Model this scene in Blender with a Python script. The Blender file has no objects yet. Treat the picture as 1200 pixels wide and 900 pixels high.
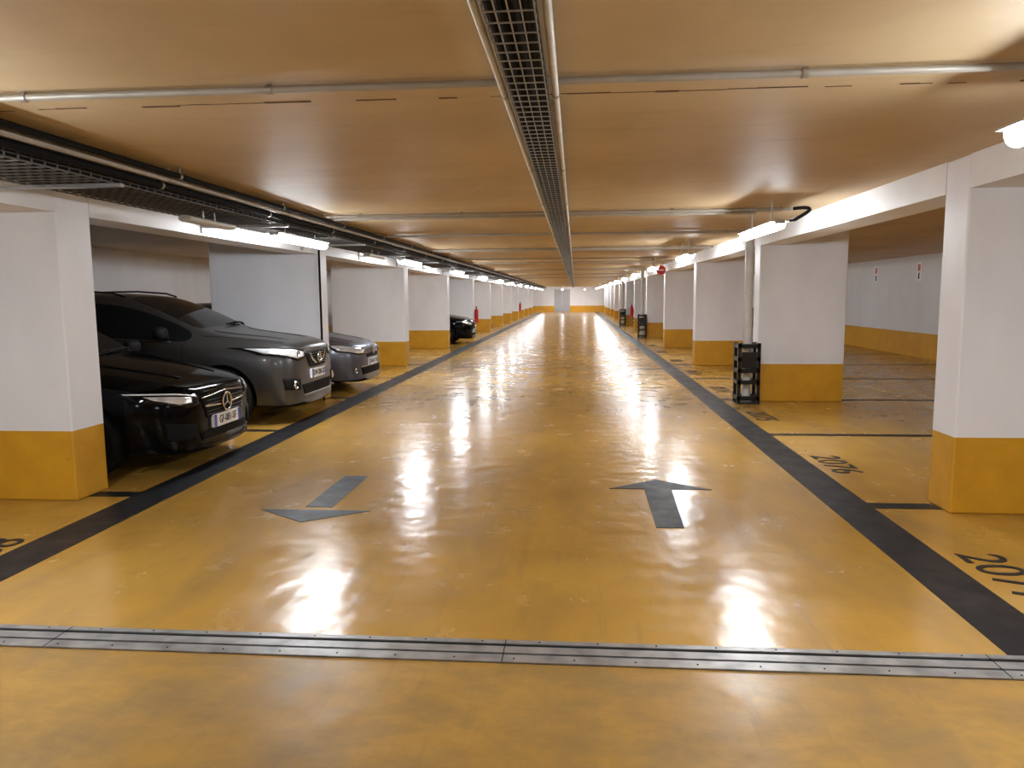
import bpy, bmesh, math, random
from mathutils import Vector, Matrix
from mathutils.bvhtree import BVHTree
random.seed(4)
S = bpy.context.scene
COL = S.collection
CEIL=2.40

# ------------------------------------------------------------------ materials
def newmat(name):
    m=bpy.data.materials.new(name); m.use_nodes=True
    return m, m.node_tree, m.node_tree.nodes['Principled BSDF']
def simple(name,col,rough=.5,metal=0,coat=0,emis=None,es=0,noise=0.08,spec=.5):
    m,nt,b=newmat(name)
    b.inputs['Roughness'].default_value=rough
    b.inputs['Metallic'].default_value=metal
    b.inputs['Coat Weight'].default_value=coat
    b.inputs['Coat Roughness'].default_value=.04
    b.inputs['Specular IOR Level'].default_value=spec
    n=nt.nodes.new('ShaderNodeTexNoise'); n.inputs['Scale'].default_value=9; n.inputs['Detail'].default_value=2
    g=nt.nodes.new('ShaderNodeNewGeometry'); nt.links.new(g.outputs['Position'],n.inputs['Vector'])
    r=nt.nodes.new('ShaderNodeValToRGB')
    r.color_ramp.elements[0].color=[c*(1-noise) for c in col]+[1]
    r.color_ramp.elements[1].color=[min(1,c*(1+noise)) for c in col]+[1]
    r.color_ramp.elements[0].position=.3; r.color_ramp.elements[1].position=.7
    nt.links.new(n.outputs['Fac'],r.inputs['Fac']); nt.links.new(r.outputs['Color'],b.inputs['Base Color'])
    if emis: 
        b.inputs['Emission Color'].default_value=list(emis)+[1]; b.inputs['Emission Strength'].default_value=es
    return m
def mixc(nt,fac,a,b):
    n=nt.nodes.new('ShaderNodeMix'); n.data_type='RGBA'
    for s,v in ((n.inputs[0],fac),(n.inputs[6],a),(n.inputs[7],b)):
        if isinstance(v,(int,float)): s.default_value=v
        elif isinstance(v,tuple): s.default_value=list(v)+[1]
        else: nt.links.new(v,s)
    return n.outputs[2]
def noise(nt,vec,scale,detail=5,rough=.55,dist=0):
    n=nt.nodes.new('ShaderNodeTexNoise'); n.inputs['Scale'].default_value=scale; n.inputs['Detail'].default_value=detail
    n.inputs['Roughness'].default_value=rough; n.inputs['Distortion'].default_value=dist
    nt.links.new(vec,n.inputs['Vector']); return n.outputs['Fac']
def ramp(nt,fac,p0,p1,v0=0,v1=1):
    n=nt.nodes.new('ShaderNodeMapRange'); nt.links.new(fac,n.inputs['Value'])
    n.inputs['From Min'].default_value=p0; n.inputs['From Max'].default_value=p1
    n.inputs['To Min'].default_value=v0; n.inputs['To Max'].default_value=v1
    return n.outputs['Result']
def math_(nt,op,a,b=None):
    n=nt.nodes.new('ShaderNodeMath'); n.operation=op
    for i,v in enumerate((a,b)):
        if v is None: continue
        if isinstance(v,(int,float)): n.inputs[i].default_value=v
        else: nt.links.new(v,n.inputs[i])
    return n.outputs[0]
def geo_pos(nt):
    return nt.nodes.new('ShaderNodeNewGeometry').outputs['Position']
def mapping(nt,vec,scale,rot=(0,0,0)):
    n=nt.nodes.new('ShaderNodeMapping'); n.inputs['Scale'].default_value=scale; n.inputs['Rotation'].default_value=rot
    nt.links.new(vec,n.inputs['Vector']); return n.outputs[0]

# floor
def floor_mat():
    m,nt,b=newmat('yellow_resin_floor'); P=geo_pos(nt)
    c=mixc(nt,ramp(nt,noise(nt,P,1.1,5,.6),.36,.64),(.52,.290,.052),(.42,.228,.043))
    c=mixc(nt,ramp(nt,noise(nt,mapping(nt,P,(1.6,.45,1)),1.3,6,.65,.4),.48,.68,0,.55),c,(.27,.165,.062))
    # tyre scuffs in travel direction and sweeping across
    c=mixc(nt,ramp(nt,noise(nt,mapping(nt,P,(9,.6,1),(0,0,.10)),1.5,5,.7),.57,.72,0,.35),c,(.19,.125,.06))
    c=mixc(nt,ramp(nt,noise(nt,mapping(nt,P,(1.2,11,1),(0,0,.5)),1.2,4,.7),.60,.72,0,.22),c,(.62,.40,.14))
    sx=nt.nodes.new('ShaderNodeSeparateXYZ'); nt.links.new(P,sx.inputs[0])
    near=math_(nt,'LESS_THAN',sx.outputs[1],3.0)
    dirt=math_(nt,'MULTIPLY',near,ramp(nt,noise(nt,mapping(nt,P,(1,1.8,1),(0,0,.25)),2.3,9,.78,.15),.40,.66,.12,.72))
    c=mixc(nt,dirt,c,(.20,.135,.065))
    nt.links.new(c,b.inputs['Base Color'])
    r=ramp(nt,noise(nt,P,2.6,5,.65),.35,.65,.16,.28)
    r=math_(nt,'ADD',r,math_(nt,'MULTIPLY',near,.12))
    nt.links.new(r,b.inputs['Roughness'])
    b.inputs['Specular IOR Level'].default_value=.5
    h=math_(nt,'ADD',noise(nt,P,5,1,.4),math_(nt,'MULTIPLY',noise(nt,mapping(nt,P,(1,.5,1),(0,0,.3)),14,1,.5),.24))
    bp=nt.nodes.new('ShaderNodeBump'); bp.inputs['Strength'].default_value=.30; bp.inputs['Distance'].default_value=.017
    nt.links.new(h,bp.inputs['Height']); nt.links.new(bp.outputs[0],b.inputs['Normal'])
    return m
def wall_mat(name,band,white=(.80,.79,.79)):
    m,nt,b=newmat(name); P=geo_pos(nt)
    sx=nt.nodes.new('ShaderNodeSeparateXYZ'); nt.links.new(P,sx.inputs[0])
    w=mixc(nt,ramp(nt,noise(nt,mapping(nt,P,(1,1,.5)),1.7,4,.6),.35,.75),white,tuple(x*.90 for x in white))
    y=mixc(nt,ramp(nt,noise(nt,P,4,4,.6),.35,.75),(.68,.35,.018),(.58,.28,.015))
    y=mixc(nt,ramp(nt,noise(nt,P,24,2,.6),.67,.75,0,.5),y,(.3,.17,.03))
    c=mixc(nt,math_(nt,'LESS_THAN',sx.outputs[2],band),w,y)
    nt.links.new(c,b.inputs['Base Color']); b.inputs['Roughness'].default_value=.5
    return m
def ceil_mat():
    m,nt,b=newmat('cream_ceiling_paint'); P=geo_pos(nt)
    c=mixc(nt,ramp(nt,noise(nt,P,.8,5,.6),.38,.62),(.62,.475,.285),(.53,.395,.225))
    c=mixc(nt,ramp(nt,noise(nt,mapping(nt,P,(.6,3,1)),2,5,.7),.56,.75,0,.4),c,(.36,.25,.13))
    nt.links.new(c,b.inputs['Base Color']); b.inputs['Roughness'].default_value=.52
    b.inputs['Specular IOR Level'].default_value=.35
    bp=nt.nodes.new('ShaderNodeBump'); bp.inputs['Strength'].default_value=.2; bp.inputs['Distance'].default_value=.01
    nt.links.new(noise(nt,P,6,3,.6),bp.inputs['Height']); nt.links.new(bp.outputs[0],b.inputs['Normal'])
    return m
def paint_line_mat():
    m,nt,b=newmat('black_floor_paint'); P=geo_pos(nt)
    c=mixc(nt,ramp(nt,noise(nt,P,6,5,.7),.55,.8,0,.5),(.012,.012,.014),(.05,.042,.030))
    nt.links.new(c,b.inputs['Base Color'])
    nt.links.new(ramp(nt,noise(nt,P,5,4,.6),.3,.7,.35,.55),b.inputs['Roughness'])
    b.inputs['Specular IOR Level'].default_value=.25
    return m
M_FLOOR=floor_mat(); M_PIL=wall_mat('white_yellow_pillar_paint',.53,(.90,.90,.94)); M_WALL=wall_mat('white_yellow_wall_paint',.58,(.76,.76,.79))
M_BEAM=wall_mat('white_beam_paint',-1,(.86,.85,.86)); M_CEIL=ceil_mat(); M_LINE=paint_line_mat()
M_STEEL=simple('galvanised_steel',(.42,.41,.39),.35,.9)
M_WIRE=simple('tray_wire_steel',(.36,.35,.33),.4,.4)
M_WIRED=simple('tray_wire_dull_steel',(.15,.14,.13),.5,.4)
M_DRAIN=simple('worn_drain_steel',(.36,.355,.35),.38,.5,noise=.3)
M_PIPE=simple('grey_conduit',(.42,.40,.36),.4,.3)
M_WPIPE=simple('white_pvc_pipe',(.60,.59,.56),.35)
M_BLACK=simple('black_rubber',(.006,.006,.007),.7,spec=.12)
M_BSTEEL=simple('black_painted_steel',(.012,.012,.013),.35,.3)
M_DARK=simple('dark_gap',(.006,.006,.006),.8,spec=.2)
M_LAMP=simple('lamp_diffuser',(.9,.9,.9),.4,emis=(.92,.96,1.0),es=98)
M_LAMPOFF=simple('lamp_diffuser_off',(.6,.6,.58),.3)
M_LAMPH=simple('lamp_housing',(.6,.6,.6),.4)
M_WHITE=simple('white_plastic',(.85,.85,.85),.3)
M_RED=simple('red_enamel',(.6,.02,.015),.3)
M_BLUE=simple('blue_plastic',(.01,.05,.35),.3)
M_CHROME=simple('chrome',(.85,.85,.86),.15,1)
M_GLASSD=simple('tinted_car_glass',(.005,.006,.007),.04,0,.0,spec=.25)
M_LENS=simple('headlight_lens',(.80,.81,.83),.18,.4,1,noise=.3)
M_TIRE=simple('tyre_rubber',(.010,.010,.010),.8,spec=.15)
M_RIM=simple('alloy_rim',(.25,.25,.27),.3,.9)
M_DOOR=simple('grey_door_paint',(.36,.37,.40),.4)
M_CRACK=simple('ceiling_crack',(.10,.06,.03),.9,noise=.4)
M_CBLACK=simple('black_car_paint',(.002,.002,.0025),.10,0,.0,noise=.02,spec=.14)
M_CGREY=simple('dark_grey_car_paint',(.085,.083,.084),.33,.75,.35,noise=.02,spec=.4)
M_CSILV=simple('slate_grey_car_paint',(.12,.125,.15),.34,.7,.4,noise=.02,spec=.4)

# ------------------------------------------------------------------ mesh builder
class MB:
    def __init__(s): s.v=[]; s.f=[]; s.mi=[]; s.mats=[]
    def m(s,mat):
        if mat not in s.mats: s.mats.append(mat)
        return s.mats.index(mat)
    def box(s,x0,x1,y0,y1,z0,z1,mat):
        k=s.m(mat); b=len(s.v)
        s.v+=[(x,y,z) for z in (z0,z1) for y in (y0,y1) for x in (x0,x1)]
        for f in ((0,2,3,1),(4,5,7,6),(0,1,5,4),(2,6,7,3),(0,4,6,2),(1,3,7,5)):
            s.f.append([b+i for i in f]); s.mi.append(k)
    def cyl(s,p0,p1,r,mat,n=10,r1=None):
        k=s.m(mat); p0=Vector(p0); p1=Vector(p1); d=(p1-p0).normalized()
        a=d.orthogonal().normalized(); c=d.cross(a); b=len(s.v); r1=r if r1 is None else r1
        for p,rr in ((p0,r),(p1,r1)):
            for i in range(n):
                t=2*math.pi*i/n; q=p+a*math.cos(t)*rr+c*math.sin(t)*rr; s.v.append(tuple(q))
        for i in range(n):
            j=(i+1)%n; s.f.append([b+i,b+j,b+n+j,b+n+i]); s.mi.append(k)
        s.f.append([b+i for i in range(n)][::-1]); s.mi.append(k)
        s.f.append([b+n+i for i in range(n)]); s.mi.append(k)
    def tube(s,pts,r,mat,n=8):
        for a,b in zip(pts[:-1],pts[1:]): s.cyl(a,b,r,mat,n)
    def rev(s,prof,mat,origin=(0,0,0),n=32):
        k=s.m(mat); b=len(s.v); m=len(prof); ox,oy,oz=origin
        for i in range(n):
            t=2*math.pi*i/n
            for r,y in prof: s.v.append((ox+r*math.cos(t),oy+y,oz+r*math.sin(t)))
        for i in range(n):
            for j in range(m):
                s.f.append([b+i*m+j,b+((i+1)%n)*m+j,b+((i+1)%n)*m+(j+1)%m,b+i*m+(j+1)%m]); s.mi.append(k)
    def prism(s,pts,z0,z1,mat):
        k=s.m(mat); b=len(s.v); n=len(pts)
        s.v+=[(x,y,z0) for x,y in pts]+[(x,y,z1) for x,y in pts]
        s.f.append([b+i for i in range(n)][::-1]); s.f.append([b+n+i for i in range(n)]); s.mi+=[k,k]
        for i in range(n):
            j=(i+1)%n; s.f.append([b+i,b+j,b+n+j,b+n+i]); s.mi.append(k)
    def obj(s,name,smooth=False,parent=None,bevel=0):
        me=bpy.data.meshes.new(name); me.from_pydata(s.v,[],s.f)
        for m in s.mats: me.materials.append(m)
        for p,k in zip(me.polygons,s.mi): p.material_index=k
        bm=bmesh.new(); bm.from_mesh(me); bmesh.ops.recalc_face_normals(bm,faces=bm.faces); 
        if bevel: bmesh.ops.bevel(bm,geom=list(bm.edges),offset=bevel,segments=2,affect='EDGES',profile=.5)
        bm.to_mesh(me); bm.free()
        if smooth:
            for p in me.polygons: p.use_smooth=True
            me.set_sharp_from_angle(angle=math.radians(38))
        o=bpy.data.objects.new(name,me); COL.objects.link(o)
        if parent: o.parent=parent
        return o
def boxobj(name,*a,bevel=0,parent=None):
    b=MB(); b.box(*a); return b.obj(name,bevel=bevel,parent=parent)
def text(name,body,size,mat,loc,rot,parent=None,ext=.0015,align='CENTER',sx=1):
    c=bpy.data.curves.new(name,'FONT'); c.body=body; c.size=size; c.extrude=ext; c.align_x=align; c.align_y='CENTER'
    o=bpy.data.objects.new(name+'_tmp',c); COL.objects.link(o)
    bpy.context.view_layer.update()
    me=bpy.data.meshes.new_from_object(o.evaluated_get(bpy.context.evaluated_depsgraph_get()))
    bpy.data.objects.remove(o); me.materials.clear(); me.materials.append(mat)
    o=bpy.data.objects.new(name,me); COL.objects.link(o)
    o.location=loc; o.rotation_euler=rot; o.scale=(sx,1,1)
    if parent: o.parent=parent
    return o

# ------------------------------------------------------------------ room shell
XL,XR,Y0,Y1=-8.3,8.1,-7.0,73.0
YE=Y1-1.0
boxobj('floor',XL-.2,XR+.2,Y0-.2,Y1+.2,-.2,0,M_FLOOR)
boxobj('ceiling',XL-.2,XR+.2,Y0-.2,Y1+.2,CEIL,CEIL+.2,M_CEIL)
boxobj('wall_left',XL-.2,XL,Y0,Y1,0,CEIL,M_WALL)
boxobj('wall_right',XR,XR+.2,Y0,Y1,0,CEIL,M_WALL)
boxobj('wall_back',XL-.2,XR+.2,Y0-.2,Y0,0,CEIL,M_WALL)
boxobj('wall_far',XL-.2,XR+.2,Y1,Y1+.2,0,CEIL,M_WALL)
PL=5.56
ly=[5.21+PL*k-.02*k for k in range(-2,13)]
ry=[5.24+PL*k for k in range(-2,13)]
T=.38
for y in ly:
    if Y0+.3<y<Y1-2: boxobj('pillar',-5.36,-3.72,y,y+T,0,CEIL,M_PIL,bevel=.012)
for y in ry:
    if Y0+.3<y<Y1-2: boxobj('pillar',2.56,3.74,y,y+T*.85,0,CEIL,M_PIL,bevel=.012)
def beams(side,x0,x1,z,ys,t):
    b=MB(); prev=Y0
    for y in ys:
        if y<Y0 or y>Y1-2: continue
        b.box(x0,x1,prev,y,z,CEIL,M_BEAM); prev=y+t
    b.box(x0,x1,prev,Y1,z,CEIL,M_BEAM)
    return b.obj('trim_beam_'+side)
beams('left',-4.08,-3.72,2.13,ly,T)
beams('right',2.56,2.92,2.18,ry,T*.85)
b=MB(); x=XL
while x<XR:
    L=random.uniform(.05,.22); w=random.choice((.002,.004,.007,.011,.003)); yy=3.50+random.uniform(-.008,.008)
    if random.random()<.85: b.box(x,min(XR,x+L),yy-w,yy+w,CEIL-.002,CEIL+.0005,M_CRACK)
    x+=L
b.obj('trim_ceiling_joint')

# ------------------------------------------------------------------ floor markings
b=MB(); b.box(1.80,2.10,3.135,YE,0,.003,M_LINE); b.obj('lane_edge_line')
b=MB(); b.box(-3.38,-3.07,3.135,YE,0,.003,M_LINE); b.obj('lane_edge_line')
b=MB()
for k in range(0,13):
    for off in (0.19,.19+PL/2):
        y=5.22+PL*k+off
        if y<YE:
            if off<.2:
                b.box(2.10,2.56,y-.07,y+.07,0,.0025,M_LINE); b.box(3.75,XR-.01,y-.05,y+.05,0,.0025,M_LINE)
                b.box(-3.72,-3.38,y-.07,y+.07,0,.0025,M_LINE); b.box(XL+.01,-5.37,y-.05,y+.05,0,.0025,M_LINE)
            else:
                b.box(2.10,XR-.01,y-.055,y+.055,0,.0025,M_LINE); b.box(XL+.01,-3.38,y-.055,y+.055,0,.0025,M_LINE)
b.obj('parking_bay_line')
b=MB(); c=-1.84
b.prism([(c-.10,5.15),(c+.10,5.15),(c+.10,6.09),(c-.10,6.09)],0,.003,M_LINE)
b.prism([(c-.40,5.07),(c,4.78),(c+.40,5.07)],0,.003,M_LINE); b.obj('floor_arrow')
b=MB(); c=.66
b.prism([(c-.13,4.80),(c+.05,4.80),(c+.09,5.79),(c-.12,5.79)],0,.003,M_LINE)
b.prism([(c-.39,5.79),(c+.40,5.79),(c,6.09)],0,.003,M_LINE); b.obj('floor_arrow')
for k in range(8):
    text('bay_number',str(2077-k),.36,M_LINE,(2.30,4.06+2.7*k,.002),(0,0,-math.pi/2))
    if k==0: text('bay_number',str(2068+k),.36,M_LINE,(-3.54,3.98+2.78*k,.002),(0,0,math.pi/2))

# floor drain
b=MB(); z=.008
b.box(XL,XR,2.925,3.125,0,.003,M_DARK)
b.box(XL,XR,3.088,3.122,0,z,M_DRAIN)
b.box(XL,XR,3.004,3.062,0,z,M_DRAIN)
b.box(XL,XR,2.925,2.988,0,z,M_DRAIN)
x=XL+.05
while x<XR-.15:
    b.cyl((x,2.952,z-.001),(x,2.952,z+.002),.004,M_DARK,8); b.cyl((x+.1,3.105,z-.001),(x+.1,3.105,z+.002),.004,M_DARK,8); x+=.25
x=XL
while x<XR: b.box(x,x+.004,2.925,3.122,z-.001,z+.0008,M_DARK); x+=2.0
b.obj('floor_drain_channel')

# ------------------------------------------------------------------ ceiling services
def tray(name,x0,x1,z0,z1,ya,yb,nl,cables,w=.0035,step=.10,W=None):
    b=MB()
    for i in range(nl):
        x=x0+(x1-x0)*i/(nl-1); b.box(x-w,x+w,ya,yb,z0-w,z0+w,W)
    for x in (x0,x1):
        for z in (z0+(z1-z0)*.5,z1): b.box(x-w,x+w,ya,yb,z-w,z+w,W)
    y=ya+.01
    while y<yb:
        b.box(x0,x1,y-w,y+w,z0-2*w,z0,W); b.box(x0-w,x0+w,y-w,y+w,z0,z1,W); b.box(x1-w,x1+w,y-w,y+w,z0,z1,W)
        y+=step if y<25 else step*2
    for (cx,cz,r,mt) in cables:
        b.cyl((cx,ya,cz),(cx,yb,cz),r,mt,8)
    y=ya+.5
    while y<yb:
        b.box(x0-.02,x1+.02,y-.015,y+.015,z1,z1+.02,M_STEEL)
        for x in (x0+.01,x1-.01): b.cyl((x,y,z1),(x,y,CEIL-.001),.005,M_STEEL,6)
        y+=2.0
    return b.obj(name)
cb=[(-.25+.0155*i,2.328+.008*math.sin(i*2.3),.014,M_BLACK) for i in range(9)]+[(-.24+.022*i,2.352,.015,M_BLACK) for i in range(6)]
tray('cable_tray',-.265,-.115,2.30,2.355,Y0+.02,YE,5,cb,w=.0021,step=.09,W=M_WIRE)
cb=[(-3.46+.043*i,2.262+.004*math.sin(i*1.9),.0215,M_BLACK) for i in range(13)]
tray('cable_tray',-3.50,-2.92,2.235,2.29,Y0+.02,YE,9,cb,w=.004,step=.10,W=M_WIRED)
def pipe_y(name,x,z,r,mat,hang=True):
    b=MB(); b.cyl((x,Y0+.02,z),(x,YE,z),r,mat,10)
    y=Y0+1
    while y<YE and hang:
        b.box(x-.006,x+.006,y-.01,y+.01,z,CEIL-.001,M_STEEL); b.cyl((x,y-.012,z),(x,y+.012,z),r+.004,M_STEEL,10); y+=1.85
    return b.obj(name,smooth=True)
pipe_y('ceiling_conduit',-.295,2.335,.013,M_WPIPE)
pipe_y('ceiling_conduit',-.082,2.335,.014,M_WPIPE)
pipe_y('ceiling_conduit',-2.80,2.32,.018,M_PIPE)
pipe_y('ceiling_conduit',-2.862,2.285,.026,M_BLACK)
pipe_y('ceiling_conduit',-2.72,2.34,.018,M_BLACK)
b=MB(); y=Y0+.6
while y<YE:
    b.box(-3.71,-2.83,y-.02,y+.02,2.20,2.222,M_STEEL); b.box(-3.718,-3.70,y-.03,y+.03,2.15,2.30,M_STEEL); y+=2.75
b.obj('tray_bracket')
def pipe_x(y,z,r,x0,x1,mat=M_PIPE):
    b=MB(); b.cyl((x0,y,z),(x1,y,z),r,mat,10); x=x0+.4
    while x<x1:
        b.cyl((x-.012,y,z),(x+.012,y,z),r+.005,M_STEEL,10); b.box(x-.008,x+.008,y-.006,y+.006,z,CEIL-.001,M_STEEL); x+=1.1
    return b.obj('ceiling_conduit',smooth=True)
pipe_x(3.20,2.375,.016,XL+.01,XR-.01)
pipe_x(8.05,2.370,.018,-2.70,2.2); pipe_x(8.32,2.370,.020,-2.70,1.9)
for y in (10.8,14.1,14.5,17.8,19.8,25.0,30.4,35.8): pipe_x(y,2.372,.017,-2.70,2.5)
b=MB(); pts=[]
for i in range(13):
    t=i/12; pts.append((2.22+.16*math.sin(t*math.pi),8.05-.05*t,2.372-.12*t*t+.02*math.sin(t*math.pi)))
b.tube(pts,.018,M_BLACK); pts2=[(2.2,8.0,2.25),(2.05,7.95,2.23),(1.93,7.9,2.19)]
b.tube(pts[-1:]+pts2,.012,M_BLACK); b.obj('flexible_cable',smooth=True)

# ------------------------------------------------------------------ lamps
def lamp(x,ya,yb,on=True,z=2.10):
    b=MB(); n=10; D=M_LAMP if on else M_LAMPOFF
    def part(z0,zs,hw,mat,sgn,y0,y1):
        k=b.m(mat); base=len(b.v)
        prof=[(hw*math.cos(math.pi*i/n),zs*math.sin(math.pi*i/n)**.7*sgn) for i in range(n+1)]
        for y in (y0,y1):
            for px,pz in prof: b.v.append((x+px,y,z0+pz))
        m=n+1
        for i in range(n): b.f.append([base+i,base+i+1,base+m+i+1,base+m+i]); b.mi.append(k)
        b.f.append([base+i for i in range(m)]); b.f.append([base+m+i for i in range(m)]); b.mi+=[k,k]
        b.f.append([base,base+n,base+m+n,base+m]); b.mi.append(k)
    part(z+.05,.070 if on else .035,.055,D,-1,ya,yb)
    part(z+.0502,.020,.085 if on else .05,M_LAMPH,1,ya-.01,yb+.01)
    for y in (ya-.010,yb+.002): b.box(x-.05,x+.05,y,y+.008,z+.03,z+.055,M_LAMPH)
    for y in (ya+.3,yb-.3): b.cyl((x,y,z+.06),(x,y,CEIL-.001),.008,M_STEEL,8)
    return b.obj('ceiling_lamp')
y=-3.65
while y<Y1-2.5:
    lamp(-3.02,y,y+1.5); y+=5.55
lamp(-3.12,5.9,6.7,False); lamp(-3.12,11.2,12.2,False)
lamp(1.86,-3.42,-2.02,True,2.11); lamp(1.86,2.04,3.44,True,2.13)
y=7.16
while y<Y1-2.5:
    lamp(1.86,y,y+1.4,True,2.11); y+=5.3
lamp(-1.2,Y1-3,Y1-1.6); lamp(.9,Y1-3,Y1-1.6)  # extra pair outside the lamp rows, added only to brighten the far wall

# ------------------------------------------------------------------ downpipes with guards
def guard(x,y,h=.84):
    b=MB(); w=.13
    for dx in (-w,w):
        for dy in (-w,w): b.box(x+dx-.022,x+dx+.022,y+dy-.022,y+dy+.022,0,h,M_BSTEEL)
    for z in (.08,.30,.46,.62,.80):
        for s in (-w,w):
            b.box(x-w-.02,x+w+.02,y+s-.022,y+s+.022,z-.028,z+.028,M_BSTEEL)
            b.box(x+s-.022,x+s+.022,y-w-.02,y+w+.02,z-.028,z+.028,M_BSTEEL)
    b.box(x-w-.03,x+w+.03,y-w-.03,y+w+.03,0,.012,M_BSTEEL)
    b.box(x-.10,x+.10,y-w-.03,y-w,.50,.72,M_BSTEEL)
    b.obj('pipe_guard')
    b=MB(); b.cyl((x,y,.012),(x,y,CEIL-.001),.058,M_WPIPE,20)
    for z in (.9,1.5,2.1): b.cyl((x,y,z),(x,y,z+.05),.066,M_WPIPE,20)
    b.obj('drain_pipe',smooth=True)
guard(2.385,10.66); guard(2.385,27.2); guard(2.385,38.4)
b=MB(); b.cyl((-3.69,10.72,0.0),(-3.69,10.72,2.19),.016,M_BLACK,8); b.obj('wall_conduit')
def round_sign(x,y,z,r=.13):
    b=MB(); b.cyl((x,y,z),(x,y-.015,z),r,M_RED,28); b.cyl((x,y-.015,z),(x,y-.018,z),r*.98,M_RED,28)
    b.box(x-r*.6,x+r*.6,y-.022,y-.017,z-.015,z+.015,M_WHITE); b.cyl((x,y,z+r*.8),(x,y,CEIL-.001),.01,M_STEEL,8)
    b.obj('no_entry_sign')
round_sign(2.38,21.4,2.20)
for y in (21.2,18.65):
    b=MB(); b.box(XR-.012,XR,y-.12,y+.12,1.80,2.24,M_WHITE); b.box(XR-.015,XR-.011,y-.06,y+.06,2.03,2.19,M_RED)
    b.box(XR-.015,XR-.011,y-.03,y+.03,1.84,1.99,M_BLACK); b.obj('wall_sign')
def extinguisher(x,y,sx):
    b=MB(); X=x
    b.cyl((X,y,.55),(X,y,1.0),.075,M_RED,16); b.cyl((X,y,1.0),(X,y,1.07),.075,M_RED,16,.03); b.cyl((X,y,1.07),(X,y,1.13),.02,M_BLACK,10)
    b.box(X-.02,X+.02,y-.09,y+.03,1.12,1.15,M_BLACK); b.tube([(X,y-.04,1.1),(X,y-.12,1.0),(X,y-.11,.7)],.012,M_BLACK)
    b.box(min(X,x-sx*.095),max(X,x-sx*.095),y-.02,y+.02,.8,.84,M_STEEL)
    b.obj('fire_extinguisher',smooth=True)
extinguisher(-3.62,27.55,1); extinguisher(2.46,33.2,-1); extinguisher(-3.62,49.7,1)
b=MB(); b.box(-2.0,-1.93,Y1-.06,Y1,0,2.15,M_DOOR); b.box(-.57,-.5,Y1-.06,Y1,0,2.15,M_DOOR); b.box(-2.0,-.5,Y1-.06,Y1,2.08,2.15,M_DOOR)
b.box(-1.93,-1.26,Y1-.04,Y1,.01,2.08,M_DOOR); b.box(-1.24,-.57,Y1-.04,Y1,.01,2.08,M_DOOR)
for x in (-1.32,-1.18): b.cyl((x,Y1-.09,1.05),(x,Y1-.04,1.05),.02,M_STEEL,8); b.box(x-.05,x+.05,Y1-.1,Y1-.08,1.04,1.06,M_STEEL)
b.obj('door_1')

# ------------------------------------------------------------------ cars
HATCH=[(0,.46,.18,.60,.70,.36),(.06,.64,.15,.65,.75,.48),(.20,.78,.15,.71,.80,.57),(.46,.865,.16,.76,.85,.63),(.9,.90,.17,.82,.93,.66),
(1.18,.90,.18,.87,.98,.665),(1.27,.90,.18,.88,1.01,.66),(1.65,.90,.18,.91,1.24,.61),(2.02,.90,.18,.93,1.39,.57),(2.5,.90,.18,.94,1.435,.57),
(3.2,.90,.18,.96,1.42,.56),(3.75,.895,.19,.98,1.34,.53),(3.98,.88,.2,.98,1.20,.53),(4.20,.86,.22,.93,1.01,.56),(4.29,.76,.28,.84,.93,.5)]
SUV=[(0,.54,.21,.77,.88,.40),(.05,.70,.18,.82,.94,.52),(.18,.82,.18,.88,.985,.61),(.45,.89,.19,.91,1.03,.66),(.9,.92,.21,.95,1.08,.68),
(1.12,.92,.21,.98,1.12,.685),(1.21,.92,.21,.99,1.15,.68),(1.65,.92,.21,1.02,1.37,.64),(2.10,.92,.21,1.04,1.535,.61),(2.6,.92,.21,1.05,1.59,.61),
(3.3,.92,.21,1.07,1.57,.60),(3.85,.91,.22,1.08,1.49,.57),(4.12,.90,.24,1.06,1.31,.57),(4.32,.87,.27,.99,1.08,.58),(4.39,.78,.33,.90,1.0,.5)]
def lerp(a,b,t): return a+(b-a)*t
def resample(pts,n):
    d=[0]
    for a,b in zip(pts[:-1],pts[1:]): d.append(d[-1]+math.hypot(b[0]-a[0],b[1]-a[1]))
    out=[]
    for i in range(n):
        t=d[-1]*i/(n-1); k=0
        while k<len(d)-2 and d[k+1]<t: k+=1
        f=(t-d[k])/max(1e-9,d[k+1]-d[k]); out.append((lerp(pts[k][0],pts[k+1][0],f),lerp(pts[k][1],pts[k+1][1],f)))
    return out
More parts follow.
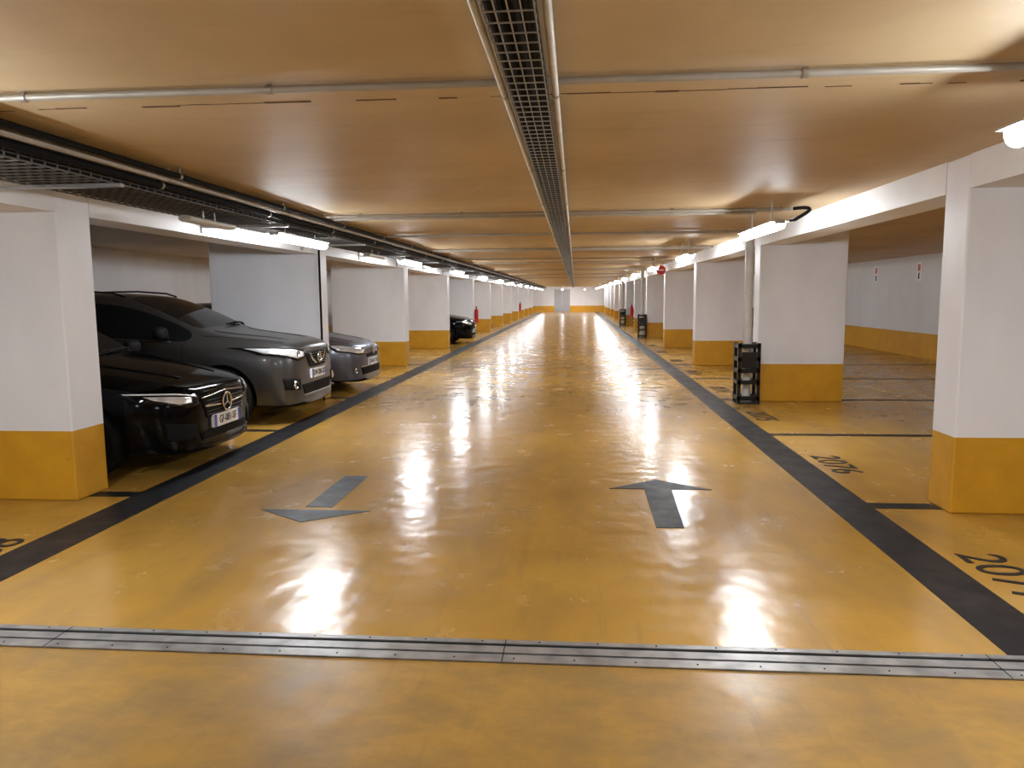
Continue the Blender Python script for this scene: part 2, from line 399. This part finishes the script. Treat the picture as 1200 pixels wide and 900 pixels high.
def car(noseX,yc,rot,st,paint,style,plate,wheel_r=.32):
    root=bpy.data.objects.new('car',None); COL.objects.link(root)
    L=st[-1][0]; W2=max(s[1] for s in st)
    V=[];F=[];MI=[]; N=10
    for s,w,zb,be,zt,wt in st:
        p5=(w*.955,be); p7=(wt,zt-.02)
        half=[(0,zb),(.72*w,zb),(.955*w,zb+.05),(w,zb+(be-zb)*.42),(w*.995,be-.12*min(1,(be-zb)/.5)),p5,
              (lerp(p5[0],p7[0],.86),lerp(p5[1],p7[1],.82)),p7,(wt*.55,zt),(0,zt+.008)]
        ring=half+[(-y,z) for y,z in half[-2:0:-1]]
        V+=[(-s,y,z) for y,z in ring]
    R=2*N-2
    for i in range(len(st)-1):
        for j in range(R):
            F.append([i*R+j,i*R+(j+1)%R,(i+1)*R+(j+1)%R,(i+1)*R+j])
            jj=j if j<N-1 else R-1-j
            m=0
            if jj==5 and 6<=i<=11: m=1
            if jj>=7 and (i in (6,7) or i in (11,12)): m=1
            if jj<=1: m=2
            MI.append(m)
    for base,flip in ((0,0),((len(st)-1)*R,1)):
        mir=lambda j:(R-j)%R
        for j in range(N-1):
            q=[j,j+1,mir(j+1),mir(j)]; q=list(dict.fromkeys(q)); F.append([base+k for k in (q if flip else q[::-1])]); MI.append(0)
    me=bpy.data.meshes.new('body'); me.from_pydata(V,[],F)
    for m in (paint,M_GLASSD,M_BLACK): me.materials.append(m)
    for p,k in zip(me.polygons,MI): p.material_index=k; p.use_smooth=True
    bm=bmesh.new(); bm.from_mesh(me); bmesh.ops.recalc_face_normals(bm,faces=bm.faces)
    cl=bm.edges.layers.float.get('crease_edge') or bm.edges.layers.float.new('crease_edge')
    for e in bm.edges:
        if len(e.link_faces)==2 and e.link_faces[0].material_index!=e.link_faces[1].material_index: e[cl]=.6
    bm.to_mesh(me); bm.free()
    body=bpy.data.objects.new('body',me); COL.objects.link(body)
    md=body.modifiers.new('s','SUBSURF'); md.levels=3; md.render_levels=3
    bpy.context.view_layer.update(); dg=bpy.context.evaluated_depsgraph_get()
    me2=bpy.data.meshes.new_from_object(body.evaluated_get(dg)); body.modifiers.clear(); body.data=me2
    bm=bmesh.new(); bm.from_mesh(me2); bvh=BVHTree.FromBMesh(bm); bm.free()
    ax=(.84,L-.82); 
    cut=MB()
    for a in ax:
        for sg in (1,-1): cut.cyl((-a,sg*(W2-.30),wheel_r),(-a,sg*(W2+.2),wheel_r),wheel_r+.055,M_BLACK,40)
    co=cut.obj('cut')
    bo=body.modifiers.new('b','BOOLEAN'); bo.object=co; bo.operation='DIFFERENCE'; bo.solver='EXACT'
    try: bo.material_mode='TRANSFER'
    except: pass
    bpy.context.view_layer.update(); dg=bpy.context.evaluated_depsgraph_get()
    me3=bpy.data.meshes.new_from_object(body.evaluated_get(dg)); body.modifiers.clear()
    if len(me3.polygons)>500: body.data=me3
    body.data.set_sharp_from_angle(angle=math.radians(40))
    bpy.data.objects.remove(co); body.parent=root
    def hit(axis,u,v,off,side=1):
        if axis=='F': o=Vector((2,u,v)); d=Vector((-1,0,0))
        elif axis=='S': o=Vector((u,side*3,v)); d=Vector((0,-side,0))
        else: o=Vector((u,v,4)); d=Vector((0,0,-1))
        loc,nr,_,_=bvh.ray_cast(o,d)
        if loc is None:
            loc,nr,_,_=bvh.find_nearest(Vector((0,u,v)) if axis=='F' else Vector((u,side*W2,v)))
        return loc+nr*off
    def patch(name,up,lo,mat,axis='F',off=.004,th=.010,n=18,rows=6,side=1):
        U=resample(up,n); D=resample(lo,n); b=MB(); k=b.m(mat)
        for r in range(rows):
            t=r/(rows-1)
            for i in range(n):
                b.v.append(tuple(hit(axis,lerp(D[i][0],U[i][0],t),lerp(D[i][1],U[i][1],t),off,side)))
        for r in range(rows-1):
            for i in range(n-1): b.f.append([r*n+i,r*n+i+1,(r+1)*n+i+1,(r+1)*n+i]); b.mi.append(k)
        o=b.obj(name,smooth=True,parent=root); so=o.modifiers.new('t','SOLIDIFY'); so.thickness=th; so.offset=0
        return o
    def both(name,up,lo,mat,**kw):
        patch(name,up,lo,mat,**kw); patch(name,[(-a,b_) for a,b_ in up],[(-a,b_) for a,b_ in lo],mat,**kw)
    def ring(name,y,z,r,rt,mat,off=.02):
        c=hit('F',y,z,off); b=MB(); n=28
        pr=[(r+rt*math.cos(2*math.pi*i/8),rt*math.sin(2*math.pi*i/8)) for i in range(8)]
        k=b.m(mat)
        for i in range(n):
            t=2*math.pi*i/n
            for rr,xx in pr: b.v.append((c.x+xx,c.y+rr*math.cos(t),c.z+rr*math.sin(t)))
        for i in range(n):
            for j in range(8): b.f.append([i*8+j,((i+1)%n)*8+j,((i+1)%n)*8+(j+1)%8,i*8+(j+1)%8]); b.mi.append(k)
        return b.obj(name,smooth=True,parent=root),c
    def disc(name,y,z,r,mat,off=.012):
        c=hit('F',y,z,off); b=MB(); b.cyl(c-Vector((.012,0,0)),c,r,mat,24); b.obj(name,smooth=True,parent=root); return c
    if style=='hatch':
        patch('grille',[(-.40,.635),(0,.665),(.40,.635)],[(-.33,.455),(0,.44),(.33,.455)],M_DARK)
        for zz in (.48,.51,.575,.605): patch('grille_slat',[(-.35,zz+.004),(.35,zz+.004)],[(-.35,zz-.004),(.35,zz-.004)],M_BSTEEL,off=.010,rows=3,th=.004)
        for sg in (1,-1): patch('grille_bar',[(sg*.09,.555),(sg*.37,.57)],[(sg*.09,.540),(sg*.37,.555)],M_CHROME,off=.016,rows=3)
        patch('grille_frame',[(-.41,.641),(0,.672),(.41,.641)],[(-.41,.634),(0,.665),(.41,.634)],M_CHROME,off=.012,rows=3)
        both('headlight_housing',[(.45,.675),(.62,.705),(.835,.725)],[(.45,.59),(.60,.575),(.825,.65)],M_GLASSD,off=.004)
        both('headlight',[(.52,.655),(.64,.675),(.78,.69)],[(.53,.615),(.64,.61),(.76,.66)],M_LENS,off=.008)
        both('daytime_light',[(.47,.668),(.62,.697),(.82,.718)],[(.47,.658),(.62,.687),(.82,.709)],M_WHITE,off=.012,rows=3,th=.004)
        patch('lower_intake',[(-.45,.345),(.45,.345)],[(-.42,.27),(.42,.27)],M_DARK)
        both('side_intake',[(.50,.42),(.74,.47)],[(.50,.29),(.72,.31)],M_DARK)
        ring('badge_ring',0,.56,.082,.009,M_CHROME,.026); c=disc('badge_disc',0,.56,.078,M_BLACK,.014)
        b=MB()
        for a in (90,210,330):
            a=math.radians(a); b.cyl((c.x+.012,c.y,c.z),(c.x+.012,c.y+.078*math.cos(a),c.z+.078*math.sin(a)),.010,M_CHROME,6,.004)
        b.obj('badge_star',parent=root); pz=.41
    elif style=='suv':
        patch('grille',[(-.40,.83),(0,.84),(.40,.83)],[(-.28,.66),(0,.65),(.28,.66)],M_DARK)
        for zz in (.69,.72,.75,.78,.81): patch('grille_slat',[(-.30,zz+.004),(.30,zz+.004)],[(-.30,zz-.004),(.30,zz-.004)],M_BSTEEL,off=.010,rows=3,th=.004)
        for sg in (1,-1): patch('grille_chrome_v',[(sg*.30,.83),(sg*.22,.74),(sg*.08,.68)],[(sg*.27,.83),(sg*.19,.75),(sg*.06,.70)],M_CHROME,off=.016,rows=4)
        both('headlight_housing',[(.42,.87),(.60,.90),(.855,.925)],[(.42,.77),(.60,.75),(.845,.84)],M_GLASSD,off=.004)
        both('headlight',[(.45,.85),(.60,.885),(.84,.91)],[(.46,.80),(.60,.78),(.83,.855)],M_LENS,off=.010)
        for sg in (1,-1): ring('headlight_ring',sg*.58,.83,.036,.007,M_BSTEEL,.022); 
        patch('lower_intake',[(-.52,.46),(.52,.46)],[(-.46,.34),(.46,.34)],M_DARK)
        both('side_intake',[(.56,.54),(.78,.56)],[(.56,.40),(.76,.42)],M_DARK)
        for sg in (1,-1): ring('fog_lamp_ring',sg*.66,.47,.045,.010,M_CHROME,.014); disc('fog_lamp',sg*.66,.47,.042,M_LENS,.012)
        patch('skid_plate',[(-.5,.335),(.5,.335)],[(-.45,.315),(.45,.315)],M_STEEL,rows=3,off=.006)
        ring('badge_ring',0,.76,.058,.009,M_CHROME,.030); c=hit('F',0,.76,.03); b=MB(); b.box(c.x-.008,c.x+.008,-.075,.075,.75,.77,M_CHROME); b.obj('badge_bar',parent=root); pz=.57
    else:
        patch('grille',[(-.36,.60),(0,.61),(.36,.60)],[(-.30,.55),(0,.55),(.30,.55)],M_DARK)
        both('headlight_housing',[(.40,.68),(.58,.73),(.82,.77)],[(.40,.61),(.60,.60),(.81,.66)],M_GLASSD,off=.004)
        both('headlight',[(.43,.67),(.58,.715),(.80,.755)],[(.44,.625),(.60,.62),(.79,.675)],M_LENS,off=.010)
        patch('lower_intake',[(-.55,.40),(.55,.40)],[(-.50,.28),(.50,.28)],M_DARK)
        patch('intake_trim',[(-.56,.415),(.56,.415)],[(-.56,.40),(.56,.40)],M_CHROME,rows=3,off=.008)
        for sg in (1,-1): ring('fog_lamp_ring',sg*.66,.36,.04,.008,M_CHROME,.014); disc('fog_lamp',sg*.66,.36,.038,M_LENS,.012)
        c=hit('F',0,.66,.02); b=MB(); k=[(0,.07),(.04,0),(0,-.07),(-.04,0)]; 
        for i in range(4):
            a=k[i]; d=k[(i+1)%4]; b.cyl((c.x,a[0],.655+a[1]),(c.x,d[0],.655+d[1]),.009,M_CHROME,6)
        b.obj('badge_diamond',parent=root); pz=.47
    c=hit('F',0,pz,.022); px=c.x+.004
    b=MB(); b.box(px-.03,px,-.26,.26,pz-.057,pz+.057,M_WHITE); b.box(px-.001,px+.002,-.26,-.215,pz-.057,pz+.057,M_BLUE); b.box(px-.001,px+.002,.215,.26,pz-.057,pz+.057,M_BLUE)
    b.obj('number_plate',parent=root)
    text('plate_text',plate,.098,M_BLACK,(px+.002,0,pz),(math.pi/2,0,math.pi/2),parent=root,ext=.001,sx=.80)
    be=lambda x: [lerp(a[3],b_[3],(x-a[0])/(b_[0]-a[0])) for a,b_ in zip(st[:-1],st[1:]) if a[0]<=x<=b_[0]][0]
    for sd in (1,-1):
        for x in (1.30,2.42,3.38):
            patch('door_gap',[(-x,be(x)-.02),(-x-.006,be(x)-.02)],[(-x,.28),(-x-.006,.28)],M_DARK,axis='S',off=.001,th=.003,n=3,rows=14,side=sd)
        for x in (2.25,3.2):
            patch('door_handle',[(-x,be(x)-.08),(-x-.18,be(x)-.08)],[(-x,be(x)-.105),(-x-.18,be(x)-.105)],paint,axis='S',off=.018,th=.02,n=6,rows=3,side=sd)
        patch('sill_trim',[(-ax[0]-.42,.32),(-ax[1]+.42,.32)],[(-ax[0]-.42,.25),(-ax[1]+.42,.25)],M_BLACK,axis='S',off=.004,th=.01,side=sd)
        patch('window_trim',[(-1.45,be(1.45)+.0),(-3.8,be(3.8)+.0)],[(-1.45,be(1.45)-.014),(-3.8,be(3.8)-.014)],M_BSTEEL,axis='S',off=.004,th=.006,side=sd,rows=3)
    for sg in (1,-1):
        patch('bonnet_gap',[(-.22,sg*.56),(-1.12,sg*.745)],[(-.22,sg*.566),(-1.12,sg*.751)],M_DARK,axis='T',off=.001,th=.003,rows=2)
        patch('bonnet_crease',[(-.25,sg*.30),(-1.1,sg*.46)],[(-.25,sg*.33),(-1.1,sg*.49)],paint,axis='T',off=.003,th=.008,rows=3)
        patch('wiper',[(-1.20,sg*.05+.1),(-1.27,sg*.05+.55)],[(-1.215,sg*.05+.1),(-1.285,sg*.05+.55)],M_BLACK,axis='T',off=.02,th=.012,rows=2)
    zm=be(1.5)+.10
    for sg in (1,-1):
        bm=bmesh.new(); bmesh.ops.create_uvsphere(bm,u_segments=20,v_segments=12,radius=1)
        for v in bm.verts:
            x,y_,z_=v.co; q=(abs(x)**3+abs(y_)**3+abs(z_)**3)**(1/3); x,y_,z_=x/q,y_/q,z_/q
            v.co=(-1.50+x*.08*(1 if x>0 else .5),sg*(W2+.10)+y_*.11,zm+z_*.07)
        mm=bpy.data.meshes.new('mirror'); bm.to_mesh(mm); bm.free(); mm.materials.append(M_BLACK)
        for p in mm.polygons: p.use_smooth=True
        o=bpy.data.objects.new('mirror',mm); COL.objects.link(o); o.parent=root
        b=MB(); b.cyl((-1.5,sg*(W2-.08),zm-.07),(-1.5,sg*(W2+.05),zm-.03),.025,M_BLACK,8); b.obj('mirror_stalk',parent=root)
    if style=='suv':
        for sg in (1,-1):
            b=MB(); pts=[(-2.15,sg*.60,1.53),(-2.3,sg*.60,1.575),(-2.7,sg*.60,1.605),(-3.2,sg*.60,1.600),(-3.7,sg*.585,1.555),(-3.8,sg*.58,1.50)]
            b.tube(pts,.012,M_BSTEEL); b.obj('roof_rail',smooth=True,parent=root)
    for a in ax:
        for sg in (1,-1):
            b=MB(); r=wheel_r; y0=sg*(W2-.125); 
            b.rev([(r*.66,-.10),(r*.90,-.108),(r*.985,-.085),(r,-.05),(r,.05),(r*.985,.085),(r*.90,.108),(r*.66,.10)],M_TIRE,(-a,y0,r),40)
            b.rev([(r*.60,-.09),(r*.69,-.095),(r*.69,.095),(r*.60,.09)],M_RIM,(-a,y0,r),40)
            b.cyl((-a,y0-.02,r),(-a,y0+.02,r),r*.58,M_DARK,24)
            b.cyl((-a,y0,r),(-a,y0+sg*.085,r),r*.15,M_RIM,16)
            for k in range(10):
                t=2*math.pi*(k//2)/5+(.13 if k%2 else -.13); t2=2*math.pi*(k//2)/5+(.2 if k%2 else -.2)
                b.cyl((-a+r*.1*math.cos(t),y0+sg*.07,r+r*.1*math.sin(t)),(-a+r*.63*math.cos(t2),y0+sg*.075,r+r*.63*math.sin(t2)),r*.055,M_RIM,6)
            b.obj('wheel',smooth=True,parent=root)
    for sg in (1,-1):
        b=MB(); z=st[-1][3]-.02; b.box(-L+.03,-L-.01,sg*.62-.12,sg*.62+.12,z-.08,z+.05,M_RED); b.obj('tail_light',parent=root,bevel=.01)
    root.location=(noseX,yc,0); root.rotation_euler=(0,0,rot)
    return root
car(-3.24,6.66,0,HATCH,M_CBLACK,'hatch','GF-081-SF')
car(-3.28,9.32,0,SUV,M_CGREY,'suv','DW-208-QK',.34)
car(-3.35,12.20,0,HATCH,M_CSILV,'coupe','AB-417-TN')
car(-3.30,24.55,0,HATCH,M_CBLACK,'hatch','CX-590-LP')
car(2.75,30.6,math.pi,HATCH,M_CBLACK,'coupe','EM-733-RD')
car(2.75,36.2,math.pi,SUV,M_CBLACK,'suv','FB-112-ZC',.34)

# ------------------------------------------------------------------ world + camera
w=bpy.data.worlds.new('World'); S.world=w; w.use_nodes=True
w.node_tree.nodes['Background'].inputs[0].default_value=(.9,.85,.75,1); w.node_tree.nodes['Background'].inputs[1].default_value=.02
f=880.0
v=Vector((74,103,-f)).normalized()
u=Vector((-.0075,1,(-.0075*74+103)/f)).normalized()
x=v.cross(u)
M=Matrix((x,v,u))
cam=bpy.data.cameras.new('camera'); cam.sensor_width=36; cam.sensor_fit='HORIZONTAL'; cam.lens=f/1200*36; cam.clip_start=.05; cam.clip_end=300
co=bpy.data.objects.new('camera',cam); COL.objects.link(co)
co.matrix_world=Matrix.Translation((0,0,1.5))@M.to_4x4()
S.camera=co
S.view_settings.view_transform='Standard'
S.view_settings.look='None'
